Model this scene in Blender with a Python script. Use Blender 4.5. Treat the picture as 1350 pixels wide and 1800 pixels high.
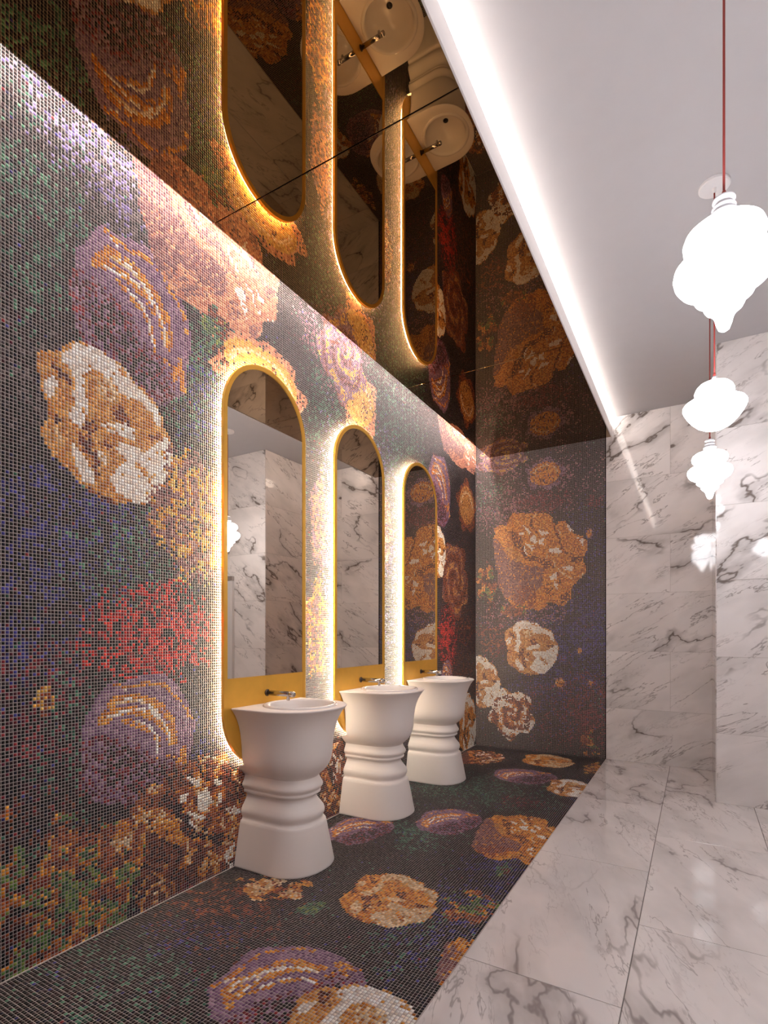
import bpy, bmesh, math, random
import numpy as np
from mathutils import Vector, Matrix

for o in list(bpy.data.objects):
    bpy.data.objects.remove(o, do_unlink=True)
SC = bpy.context.scene
COL = SC.collection

# ------------------------------------------------------------------ room measures (metres)
CAMX, CAMH = 2.1916, 1.28          # camera stands at Y = 0, 2.19 m from the mosaic wall
YB = 5.822                         # far wall
YN = 4.741                         # nearer marble wall on the right
XJ = 2.321                         # corner where the nearer wall steps forward
XF = 1.397                         # edge between mosaic and marble
ZP = 3.275                         # underside of the mirrored ceiling panel
ZC = 3.471                         # plaster ceiling
XP0, XP1 = 0.164, 1.448            # panel edges
Y0 = -2.2                          # wall behind the camera
XR = 4.3                           # wall far to the right
MIR_Y = [2.323, 3.318, 4.313]      # centres of the three mirrors and basins

# ------------------------------------------------------------------ camera
cam_d = bpy.data.cameras.new('camera')
cam = bpy.data.objects.new('camera', cam_d)
COL.objects.link(cam)
cam_d.sensor_fit = 'HORIZONTAL'
cam_d.sensor_width = 36.0
cam_d.lens = 935.31 / 1350 * 36.0
cam_d.shift_y = (1113.93 - 900) / 1350
cam_d.clip_start = 0.02
cam.location = (CAMX, 0, CAMH)
cam.rotation_euler = (math.pi / 2, 0, 0.531)
SC.camera = cam

# ------------------------------------------------------------------ world, exposure, light strengths
W = bpy.data.worlds.new('room_world')
SC.world = W
W.use_nodes = True
W.node_tree.nodes['Background'].inputs[0].default_value = (0.9, 0.85, 0.85, 1)
W.node_tree.nodes['Background'].inputs[1].default_value = 0.05
SC.view_settings.view_transform = 'Standard'
SC.view_settings.look = 'None'
SC.view_settings.gamma = 1.0
SC.view_settings.use_curve_mapping = False
SC.view_settings.exposure = 0.75
L_PENDANT = 11.0      # opal glass pendants
L_SLOT = 3.8          # white light slot beside the mirrored panel
L_HALO = 40.0         # light strips behind the mirrors
L_COVE = 40.0          # hidden strip above the mosaic wall


# ------------------------------------------------------------------ helpers
def link(o):
    COL.objects.link(o)
    return o


def tag(o, label=None, cat=None, group=None, kind=None):
    if label: o['label'] = label
    if cat: o['category'] = cat
    if group: o['group'] = group
    if kind: o['kind'] = kind
    return o


def empty(name, loc, rz=0.0):
    o = link(bpy.data.objects.new(name, None))
    o.location = loc
    o.rotation_euler = (0, 0, rz)
    o.empty_display_size = 0.1
    return o


def mesh_obj(name, verts, faces, mat, parent=None, smooth=False, loc=None, rot=None):
    me = bpy.data.meshes.new(name)
    me.from_pydata([tuple(v) for v in verts], [], faces)
    me.update()
    if smooth:
        me.polygons.foreach_set('use_smooth', [True] * len(me.polygons))
    if mat: me.materials.append(mat)
    o = link(bpy.data.objects.new(name, me))
    if loc: o.location = loc
    if rot: o.rotation_euler = rot
    if parent: o.parent = parent
    return o


def bm_obj(name, bm, mat, parent=None, smooth=False, loc=None):
    me = bpy.data.meshes.new(name)
    bmesh.ops.recalc_face_normals(bm, faces=bm.faces)
    bm.to_mesh(me)
    bm.free()
    if smooth:
        me.polygons.foreach_set('use_smooth', [True] * len(me.polygons))
    me.materials.append(mat)
    o = link(bpy.data.objects.new(name, me))
    if loc: o.location = loc
    if parent: o.parent = parent
    return o


def add_box(bm, x0, x1, y0, y1, z0, z1, bev=0.0):
    r = bmesh.ops.create_cube(bm, size=1.0)
    M = Matrix.Translation(((x0 + x1) / 2, (y0 + y1) / 2, (z0 + z1) / 2)) @ Matrix.Diagonal((x1 - x0, y1 - y0, z1 - z0, 1))
    bmesh.ops.transform(bm, matrix=M, verts=r['verts'])
    if bev > 0:
        es = list({e for v in r['verts'] for e in v.link_edges})
        bmesh.ops.bevel(bm, geom=es, offset=bev, segments=1, affect='EDGES', profile=0.5)


def box(name, x0, x1, y0, y1, z0, z1, mat, parent=None, bev=0.0):
    bm = bmesh.new()
    add_box(bm, x0, x1, y0, y1, z0, z1, bev)
    return bm_obj(name, bm, mat, parent)


def lathe_bm(bm, prof, n=48, axis='Z', at=(0, 0, 0)):
    rings = []
    at = Vector(at)
    for r, h in prof:
        ring = []
        for i in range(n):
            a = 2 * math.pi * i / n
            c, s = r * math.cos(a), r * math.sin(a)
            p = Vector((c, s, h)) if axis == 'Z' else Vector((h, c, s))
            ring.append(bm.verts.new(p + at))
        rings.append(ring)
    for A, B in zip(rings, rings[1:]):
        for i in range(n):
            j = (i + 1) % n
            bm.faces.new((A[i], A[j], B[j], B[i]))
    bm.faces.new(rings[0][::-1])
    bm.faces.new(rings[-1])


def lathe(name, prof, mat, parent=None, n=48, axis='Z', at=(0, 0, 0), smooth=True):
    bm = bmesh.new()
    lathe_bm(bm, prof, n, axis, at)
    o = bm_obj(name, bm, mat, parent, smooth)
    return o


def sharp(o, deg=35):
    me = o.data
    bm = bmesh.new(); bm.from_mesh(me)
    for e in bm.edges:
        if len(e.link_faces) == 2 and e.calc_face_angle(0) > math.radians(deg):
            e.smooth = False
    bm.to_mesh(me); bm.free()
    return o


def srgb(c):
    c = np.asarray(c, dtype=float) / 255.0
    return np.where(c <= 0.04045, c / 12.92, ((c + 0.055) / 1.055) ** 2.4)


def col4(r, g, b):
    v = srgb((r, g, b))
    return (float(v[0]), float(v[1]), float(v[2]), 1.0)


# ------------------------------------------------------------------ materials
def mat_new(name):
    m = bpy.data.materials.new(name)
    m.use_nodes = True
    nt = m.node_tree
    return m, nt, nt.nodes['Principled BSDF']


def mat_plain(name, col, rough=0.5, metal=0.0, bump=0.0, bscale=60.0, spec=0.5, var=0.06, coat=0.0):
    m, nt, b = mat_new(name)
    N, Lk = nt.nodes, nt.links
    tc = N.new('ShaderNodeTexCoord')
    nz = N.new('ShaderNodeTexNoise'); nz.inputs['Scale'].default_value = bscale
    nz.inputs['Detail'].default_value = 4
    Lk.new(tc.outputs['Object'], nz.inputs['Vector'])
    hsv = N.new('ShaderNodeHueSaturation')
    hsv.inputs['Color'].default_value = col
    mr = N.new('ShaderNodeMapRange')
    mr.inputs['To Min'].default_value = 1 - var
    mr.inputs['To Max'].default_value = 1 + var
    Lk.new(nz.outputs[0], mr.inputs['Value'])
    Lk.new(mr.outputs[0], hsv.inputs['Value'])
    Lk.new(hsv.outputs[0], b.inputs['Base Color'])
    b.inputs['Roughness'].default_value = rough
    b.inputs['Metallic'].default_value = metal
    b.inputs['Specular IOR Level'].default_value = spec
    b.inputs['Coat Weight'].default_value = coat
    b.inputs['Coat Roughness'].default_value = 0.08
    if bump:
        bp = N.new('ShaderNodeBump')
        bp.inputs['Strength'].default_value = bump
        bp.inputs['Distance'].default_value = 0.002
        Lk.new(nz.outputs[0], bp.inputs['Height'])
        Lk.new(bp.outputs[0], b.inputs['Normal'])
    return m


def mat_emit(name, col, strength, base=(0.9, 0.9, 0.9, 1)):
    m, nt, b = mat_new(name)
    b.inputs['Base Color'].default_value = base
    b.inputs['Roughness'].default_value = 0.35
    b.inputs['Emission Color'].default_value = col
    b.inputs['Emission Strength'].default_value = strength
    return m


def mat_mosaic():
    m, nt, b = mat_new('mosaic_glass')
    at = nt.nodes.new('ShaderNodeAttribute')
    at.attribute_name = 'tile_color'
    nt.links.new(at.outputs['Color'], b.inputs['Base Color'])
    b.inputs['Roughness'].default_value = 0.32
    b.inputs['Specular IOR Level'].default_value = 0.18
    return m


def mat_marble(name, angle, dark=(0.19, 0.155, 0.14, 1), amount=1.0):
    """white marble, grey-brown veins; every slab shifts the stone by its own random value"""
    m, nt, b = mat_new(name)
    N, Lk = nt.nodes, nt.links

    def node(t, **kw):
        n = N.new(t)
        for k, v in kw.items(): n.inputs[k].default_value = v
        return n
    tc = N.new('ShaderNodeTexCoord')
    oi = N.new('ShaderNodeObjectInfo')
    mul = N.new('ShaderNodeVectorMath'); mul.operation = 'MULTIPLY'
    mul.inputs[1].default_value = (37.0, 53.0, 91.0)
    Lk.new(oi.outputs['Random'], mul.inputs[0])
    rot = N.new('ShaderNodeMapping')
    rot.inputs['Rotation'].default_value = (0, 0, angle)
    Lk.new(tc.outputs['Object'], rot.inputs['Vector'])
    add = N.new('ShaderNodeVectorMath'); add.operation = 'ADD'
    Lk.new(rot.outputs[0], add.inputs[0]); Lk.new(mul.outputs[0], add.inputs[1])

    def stretched(sx, sy):
        k = N.new('ShaderNodeVectorMath'); k.operation = 'MULTIPLY'
        k.inputs[1].default_value = (sx, sy, 1.0)
        Lk.new(add.outputs[0], k.inputs[0])
        return k

    def ridge(src, scale, detail, rough, dist, width):
        nz = node('ShaderNodeTexNoise', Scale=scale, Detail=detail, Roughness=rough, Distortion=dist)
        Lk.new(src.outputs[0], nz.inputs['Vector'])
        s = N.new('ShaderNodeMath'); s.operation = 'SUBTRACT'; s.inputs[1].default_value = 0.5
        Lk.new(nz.outputs[0], s.inputs[0])
        a = N.new('ShaderNodeMath'); a.operation = 'ABSOLUTE'
        Lk.new(s.outputs[0], a.inputs[0])
        r = N.new('ShaderNodeMapRange'); r.interpolation_type = 'SMOOTHSTEP'
        r.inputs['From Min'].default_value = 0.0
        r.inputs['From Max'].default_value = width
        r.inputs['To Min'].default_value = 1.0
        r.inputs['To Max'].default_value = 0.0
        Lk.new(a.outputs[0], r.inputs['Value'])
        return r

    def mask(src, scale, lo, hi):
        nz = node('ShaderNodeTexNoise', Scale=scale, Detail=2.0)
        Lk.new(src.outputs[0], nz.inputs['Vector'])
        r = N.new('ShaderNodeMapRange'); r.interpolation_type = 'SMOOTHSTEP'
        r.inputs['From Min'].default_value = lo
        r.inputs['From Max'].default_value = hi
        Lk.new(nz.outputs[0], r.inputs['Value'])
        return r

    def mulm(a, c, k=1.0):
        x = N.new('ShaderNodeMath'); x.operation = 'MULTIPLY'
        Lk.new(a.outputs[0], x.inputs[0])
        if c is None: x.inputs[1].default_value = k
        else: Lk.new(c.outputs[0], x.inputs[1])
        return x
    s1 = stretched(1.0, 1.9)
    s2 = stretched(0.8, 3.4)
    big = mulm(ridge(s1, 0.85, 5.0, 0.52, 0.22, 0.016), mask(s1, 1.1, 0.44, 0.55))
    halo = mulm(mulm(ridge(s1, 0.85, 5.0, 0.52, 0.22, 0.06), mask(s1, 1.1, 0.46, 0.60)), None, 0.42)
    thin = mulm(mulm(ridge(s2, 1.6, 5.0, 0.6, 0.35, 0.012), mask(s2, 1.1, 0.38, 0.56)), None, 0.7)
    fine = mulm(mulm(ridge(s2, 3.4, 4.0, 0.6, 0.3, 0.016), mask(s2, 1.7, 0.45, 0.62)), None, 0.28)
    mx = big
    for o in (halo, thin, fine):
        q = N.new('ShaderNodeMath'); q.operation = 'MAXIMUM'
        Lk.new(mx.outputs[0], q.inputs[0]); Lk.new(o.outputs[0], q.inputs[1])
        mx = q
    cl = node('ShaderNodeTexNoise', Scale=2.2, Detail=3.0)
    Lk.new(s1.outputs[0], cl.inputs['Vector'])
    base = N.new('ShaderNodeMix'); base.data_type = 'RGBA'
    base.inputs[6].default_value = (0.86, 0.815, 0.80, 1)
    base.inputs[7].default_value = (0.70, 0.665, 0.65, 1)
    clr = N.new('ShaderNodeMapRange')
    clr.inputs['From Min'].default_value = 0.42; clr.inputs['From Max'].default_value = 0.72
    Lk.new(cl.outputs[0], clr.inputs['Value'])
    Lk.new(clr.outputs[0], base.inputs[0])
    out = N.new('ShaderNodeMix'); out.data_type = 'RGBA'
    Lk.new(mx.outputs[0], out.inputs[0])
    Lk.new(base.outputs[2], out.inputs[6])
    out.inputs[7].default_value = dark
    Lk.new(out.outputs[2], b.inputs['Base Color'])
    b.inputs['Roughness'].default_value = 0.05
    b.inputs['Specular IOR Level'].default_value = 0.5
    return m


def mat_mirror(name, col, rough=0.0):
    m, nt, b = mat_new(name)
    b.inputs['Base Color'].default_value = col
    b.inputs['Metallic'].default_value = 1.0
    b.inputs['Roughness'].default_value = rough
    return m


M_TILE = mat_mosaic()
M_GROUT = mat_plain('grout', (0.50, 0.43, 0.41, 1), 0.8, bscale=40, var=0.12)
M_MARBLE_W = mat_marble('marble_wall', -0.5)
M_MARBLE_F = mat_marble('marble_floor', -0.35, (0.36, 0.32, 0.31, 1))
M_JOINT = mat_plain('tile_joint', (0.22, 0.19, 0.175, 1), 0.9)
M_PLASTER = mat_plain('ceiling_plaster', (0.52, 0.50, 0.51, 1), 0.85, bump=0.15, bscale=9, var=0.03)
M_WHITE = mat_plain('white_paint', (0.74, 0.71, 0.71, 1), 0.45, var=0.02)
M_BRONZE = mat_mirror('bronze_mirror', (0.26, 0.158, 0.07, 1))
M_GLASS = mat_mirror('silvered_glass', (0.80, 0.74, 0.665, 1))
M_GOLD = mat_plain('brushed_gold', (0.90, 0.50, 0.075, 1), 0.36, metal=0.45, bscale=14, var=0.10)
M_CERAMIC = mat_plain('matt_ceramic', (0.89, 0.82, 0.775, 1), 0.42, var=0.015, bscale=8)
M_GLAZE = mat_plain('glazed_ceramic', (0.82, 0.77, 0.745, 1), 0.12, var=0.01, bscale=8)
M_CHROME = mat_plain('brushed_chrome', (0.50, 0.46, 0.44, 1), 0.18, metal=1.0, var=0.03)
M_CHROME_D = mat_plain('dark_chrome', (0.12, 0.085, 0.07, 1), 0.25, metal=1.0, var=0.03)
M_JOINT_L = mat_plain('pale_joint', (0.66, 0.58, 0.54, 1), 0.8)
M_JOINT_W = mat_plain('wall_joint', (0.48, 0.43, 0.40, 1), 0.9)
M_DARK = mat_plain('dark_metal', (0.03, 0.026, 0.025, 1), 0.4, metal=0.5)
M_CORD = mat_plain('red_cord', (0.30, 0.035, 0.028, 1), 0.7, bscale=400, bump=0.3)
M_DOOR = mat_plain('door_laminate', (0.72, 0.70, 0.69, 1), 0.3, var=0.01)
M_PEND = mat_emit('opal_glass', (0.98, 0.965, 1.0, 1), L_PENDANT)
M_PENDNECK = mat_plain('opal_glass_neck', (0.62, 0.61, 0.64, 1), 0.25, var=0.01)
M_SLOT = mat_emit('slot_diffuser', (1.0, 0.885, 0.80, 1), L_SLOT)
M_HALO = mat_emit('halo_strip', (1.0, 0.88, 0.70, 1), L_HALO)
M_COVE = mat_emit('cove_strip', (1.0, 0.85, 0.78, 1), L_COVE)

# ------------------------------------------------------------------ the mosaic pictures
STAMPS = {
 'peony': [
  ('p','tan',1,[(-1.0,0.45),(-0.96,0.6),(-0.8,0.7),(-0.7,0.71),(-0.65,0.82),(-0.47,0.95),(-0.28,0.99),(-0.13,1.0),(-0.03,0.93),(0.18,0.91),(0.31,0.81),(0.37,0.7),(0.54,0.72),(0.7,0.62),(0.8,0.46),(0.84,0.25),(0.95,0.14),(1.0,-0.01),(0.97,-0.31),(0.87,-0.5),(0.66,-0.78),(0.51,-0.91),(0.29,-0.93),(0.04,-1.0),(-0.16,-1.0),(-0.33,-0.94),(-0.49,-0.88),(-0.56,-0.78),(-0.72,-0.68),(-0.82,-0.6),(-0.89,-0.48),(-0.93,-0.31),(-0.86,-0.1),(-0.87,-0.01),(-0.96,0.23)],0),
  ('p','white',0.97,[(-0.67,0.7),(-0.49,0.93),(-0.28,0.98),(-0.16,0.96),(-0.03,0.92),(0.18,0.91),(0.31,0.76),(0.48,0.67),(0.69,0.58),(0.78,0.45),(0.8,0.21),(0.69,0.28),(0.57,0.32),(0.45,0.47),(0.34,0.45),(0.23,0.46),(0.12,0.52),(0.02,0.64),(-0.13,0.67),(-0.23,0.68),(-0.38,0.64),(-0.4,0.46),(-0.38,0.32),(-0.35,0.16),(-0.38,0.03),(-0.49,-0.18),(-0.65,-0.07),(-0.61,0.02),(-0.52,0.12),(-0.54,0.26),(-0.52,0.41),(-0.56,0.56),(-0.67,0.63)],0),
  ('p','tan',0.9,[(-0.28,0.71),(-0.23,0.56),(-0.38,0.4),(-0.42,0.55)],0),
  ('p','tan',0.8,[(0.1,0.93),(0.24,0.81),(0.18,0.74),(0.07,0.84)],0),
  ('p','tan',0.85,[(0.18,0.47),(0.4,0.53),(0.63,0.42),(0.75,0.13),(0.57,0.07),(0.4,0.12),(0.31,0.25)],0),
  ('p','white',0.95,[(-0.92,0.29),(-0.8,0.39),(-0.73,0.35),(-0.75,0.19),(-0.85,0.12),(-0.91,0.2)],0),
  ('p','cream',0.9,[(-0.79,-0.27),(-0.71,-0.27),(-0.71,-0.4),(-0.77,-0.43)],0),
  ('p','white',0.95,[(-0.56,-0.37),(-0.42,-0.45),(-0.33,-0.57),(-0.26,-0.7),(-0.28,-0.83),(-0.42,-0.84),(-0.49,-0.71),(-0.54,-0.61)],0),
  ('p','white',0.95,[(-0.18,-0.03),(0.12,0.13),(0.31,0.1),(0.34,-0.07),(0.23,-0.05),(0.02,-0.07),(-0.13,-0.1)],0),
  ('p','white',0.98,[(0.1,-0.13),(0.29,-0.15),(0.48,-0.17),(0.69,-0.02),(0.84,0.11),(0.95,0.09),(0.97,-0.19),(0.9,-0.44),(0.69,-0.74),(0.54,-0.89),(0.29,-0.92),(0.07,-0.84),(-0.06,-0.72),(0.07,-0.53),(0.23,-0.38),(0.07,-0.3)],0),
  ('p','tan',0.85,[(0.34,-0.32),(0.57,-0.47),(0.64,-0.64),(0.51,-0.54),(0.36,-0.45)],0),
  ('p','tan',0.85,[(0.18,-0.16),(0.48,-0.13),(0.69,0.0),(0.45,-0.03),(0.23,-0.06)],0),
  ('p','white',0.9,[(-0.25,-0.31),(-0.13,-0.39),(-0.05,-0.5),(-0.13,-0.5),(-0.23,-0.42)],0),
  ('p','cream',0.6,[(-0.33,0.59),(-0.03,0.69),(0.12,0.52),(-0.03,0.33),(-0.23,0.38)],0),
  ('p','rust',0.7,[(-0.87,0.54),(-0.74,0.62),(-0.65,0.5),(-0.56,0.44),(-0.58,0.34),(-0.67,0.35),(-0.8,0.48)],0),
  ('p','rust',0.7,[(-0.86,-0.08),(-0.74,-0.08),(-0.72,-0.19),(-0.8,-0.19)],0),
  ('p','rust',0.75,[(-0.52,-0.26),(-0.38,-0.04),(-0.28,0.01),(-0.23,-0.09),(-0.31,-0.22),(-0.23,-0.39),(-0.18,-0.58),(-0.21,-0.76),(-0.28,-0.65),(-0.33,-0.47),(-0.45,-0.38)],0),
  ('p','rust',0.75,[(-0.03,0.28),(0.1,0.36),(0.15,0.27),(0.29,0.11),(0.18,0.1),(0.02,0.12)],0),
  ('p','rust',0.8,[(0.54,0.08),(0.8,0.11),(0.81,0.04),(0.6,-0.0)],0),
  ('p','rust',0.6,[(-0.13,-0.16),(0.02,-0.26),(-0.08,-0.37),(-0.16,-0.27)],0),
  ('p','rust',0.45,[(-0.42,-0.89),(-0.23,-0.91),(-0.03,-0.94),(0.02,-1.01),(-0.16,-1.01),(-0.38,-0.94)],0),
 ],
 'tulip': [
  ('p','lav',1,[(-0.53,0.89),(-0.33,0.88),(0.03,0.96),(0.39,1.0),(0.56,0.88),(0.71,0.7),(0.9,0.47),(1.0,0.17),(1.0,-0.08),(0.9,-0.62),(0.71,-0.79),(0.5,-0.92),(0.27,-1.0),(0.11,-0.97),(-0.13,-0.92),(-0.33,-0.83),(-0.55,-0.79),(-0.74,-0.7),(-0.87,-0.57),(-0.98,-0.44),(-1.0,-0.13),(-0.96,0.16),(-0.96,0.39),(-0.74,0.68)],0),
  ('p','wine',0.5,[(-0.96,0.2),(-0.74,0.22),(-0.38,0.13),(-0.08,-0.0),(0.13,-0.18),(0.3,-0.29),(0.65,-0.3),(0.71,-0.79),(0.27,-1.0),(-0.13,-0.92),(-0.55,-0.79),(-0.87,-0.57),(-0.98,-0.44),(-1.0,-0.13)],0),
  ('p','night',0.42,[(-0.78,-0.09),(-0.43,0.06),(-0.08,-0.14),(0.13,-0.36),(0.47,-0.45),(0.3,-0.85),(-0.08,-0.77),(-0.46,-0.62),(-0.69,-0.43)],0),
  ('l','amber',0.75,[(-0.5,0.84),(-0.23,0.8),(0.13,0.83),(0.42,0.8),(0.59,0.63),(0.84,0.44),(0.92,0.18)],0.033),
  ('l','amber',0.9,[(-0.67,0.38),(-0.46,0.63),(-0.13,0.64),(0.13,0.56),(0.39,0.41),(0.55,0.2),(0.59,-0.11)],0.068),
  ('l','amber',0.9,[(-0.62,0.41),(-0.28,0.47),(-0.03,0.41),(0.24,0.29),(0.42,0.14),(0.53,-0.09)],0.068),
  ('l','amber',0.85,[(-0.33,0.33),(-0.08,0.2),(0.11,0.11),(0.26,-0.03),(0.29,-0.25)],0.039),
  ('l','amber',0.85,[(0.68,-0.49),(0.81,-0.24),(0.86,-0.59)],0.054),
  ('l','amber',0.5,[(0.47,-0.31),(0.56,-0.34)],0.048),
  ('l','white',0.9,[(-0.31,0.63),(-0.08,0.6),(0.13,0.49),(0.3,0.37),(0.45,0.11),(0.49,-0.11)],0.023),
  ('l','white',0.85,[(-0.18,0.3),(0.08,0.19),(0.24,0.04),(0.27,-0.2)],0.021),
  ('l','white',0.85,[(-0.6,0.42),(-0.46,0.42),(-0.13,0.46),(0.03,0.43)],0.024),
  ('l','white',0.8,[(-0.41,0.79),(-0.23,0.74)],0.015),
  ('l','white',0.8,[(0.11,0.5),(0.27,0.31)],0.035),
  ('l','cream',0.6,[(-0.48,0.58),(-0.21,0.6),(0.03,0.52)],0.022),
 ],
 'cluster': [
  ('p','amber',1,[(-0.91,0.76),(-0.79,0.81),(-0.66,0.78),(-0.59,0.89),(-0.43,0.98),(-0.26,0.94),(-0.15,0.93),(-0.04,1.0),(0.13,0.98),(0.26,0.91),(0.32,0.76),(0.4,0.65),(0.46,0.72),(0.58,0.73),(0.7,0.62),(0.74,0.48),(0.9,0.41),(1.0,0.28),(0.96,0.03),(1.0,-0.17),(0.96,-0.36),(0.74,-0.48),(0.7,-0.54),(0.7,-0.74),(0.6,-0.89),(0.44,-0.93),(0.3,-0.86),(0.21,-0.84),(0.17,-0.92),(0.04,-1.0),(-0.17,-1.0),(-0.48,-0.91),(-0.75,-0.69),(-0.88,-0.26),(-1.0,0.38)],0),
  ('p','mauve',0.88,[(-0.98,0.59),(-0.68,0.36),(-0.34,-0.08),(0.13,-0.21),(0.13,-0.52),(-0.04,-0.67),(-0.34,-0.91),(-0.75,-0.69),(-0.88,-0.26),(-1.0,0.38)],0),
  ('p','brick',0.6,[(-0.34,-0.5),(-0.04,-0.55),(0.0,-0.84),(-0.17,-1.0),(-0.48,-0.91),(-0.57,-0.65)],0),
  ('p','rust',0.65,[(-0.66,0.67),(-0.48,0.59),(-0.34,0.41),(-0.3,0.22),(-0.17,0.11),(0.0,-0.0),(-0.08,-0.04),(-0.3,0.06),(-0.48,0.34)],0),
  ('p','rust',0.65,[(-0.13,0.15),(0.09,0.05),(0.26,-0.12),(0.17,-0.24),(0.0,-0.08)],0),
  ('p','rust',0.7,[(0.76,-0.01),(0.96,0.05),(0.92,-0.08),(0.74,-0.12)],0),
  ('p','rust',0.7,[(0.44,-0.73),(0.66,-0.6),(0.65,-0.82),(0.5,-0.88)],0),
  ('p','rust',0.5,[(0.17,-0.52),(0.32,-0.52),(0.34,-0.73),(0.21,-0.76)],0),
  ('p','tan',0.9,[(-0.7,0.28),(-0.61,0.39),(-0.43,0.21),(-0.3,0.02),(-0.34,-0.06),(-0.57,0.04)],0),
  ('l','rust',0.6,[(0.32,0.76),(0.34,0.58),(0.46,0.41),(0.54,0.18)],0.026),
  ('l','rust',0.6,[(-0.15,0.91),(-0.08,0.72),(0.04,0.58)],0.024),
  ('l','rust',0.5,[(0.54,0.14),(0.74,0.01),(0.78,-0.11)],0.024),
  ('l','rust',0.5,[(0.26,-0.18),(0.44,-0.33),(0.46,-0.53)],0.024),
  ('l','cream',0.7,[(0.38,0.65),(0.48,0.5),(0.46,0.41)],0.016),
  ('l','cream',0.7,[(-0.08,0.8),(-0.06,0.92),(0.11,0.94)],0.014),
  ('l','cream',0.7,[(0.46,-0.19),(0.58,-0.32),(0.7,-0.4)],0.016),
  ('l','cream',0.6,[(0.21,0.15),(0.21,0.02),(0.32,-0.08),(0.32,-0.18)],0.016),
  ('p','white',0.95,[(-0.29,0.77),(-0.09,0.62),(-0.15,0.57),(-0.27,0.68)],0),
  ('p','white',0.95,[(-0.18,0.48),(-0.04,0.54),(0.03,0.38),(-0.08,0.34),(-0.15,0.42)],0),
  ('p','white',0.95,[(0.07,0.64),(0.26,0.53),(0.2,0.48),(0.06,0.57)],0),
  ('p','white',0.95,[(0.08,0.44),(0.18,0.43),(0.15,0.3),(0.08,0.33)],0),
  ('p','white',0.95,[(0.23,0.22),(0.42,0.24),(0.55,0.12),(0.46,0.1),(0.3,0.15)],0),
  ('p','white',0.95,[(0.55,-0.13),(0.75,-0.17),(0.7,-0.24),(0.59,-0.23)],0),
  ('p','white',0.95,[(0.23,-0.36),(0.38,-0.28),(0.41,-0.42),(0.3,-0.45)],0),
  ('p','white',0.9,[(-0.43,0.6),(-0.29,0.57),(-0.31,0.5),(-0.41,0.53)],0),
  ('p','white',0.8,[(-0.37,0.41),(-0.04,0.27),(-0.08,0.22),(-0.3,0.33)],0),
  ('p','white',0.9,[(0.63,0.7),(0.75,0.54),(0.71,0.47),(0.64,0.59)],0),
  ('p','white',0.9,[(0.74,0.38),(0.97,0.32),(0.92,0.22),(0.82,0.31)],0),
  ('p','white',0.8,[(0.34,-0.45),(0.43,-0.53),(0.41,-0.67),(0.37,-0.61)],0),
  ('p','white',0.8,[(-0.32,0.31),(-0.17,0.13),(-0.21,0.1),(-0.3,0.23)],0),
  ('p','cream',0.8,[(0.8,-0.4),(0.97,-0.33),(0.86,-0.45)],0),
 ],
}
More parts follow.
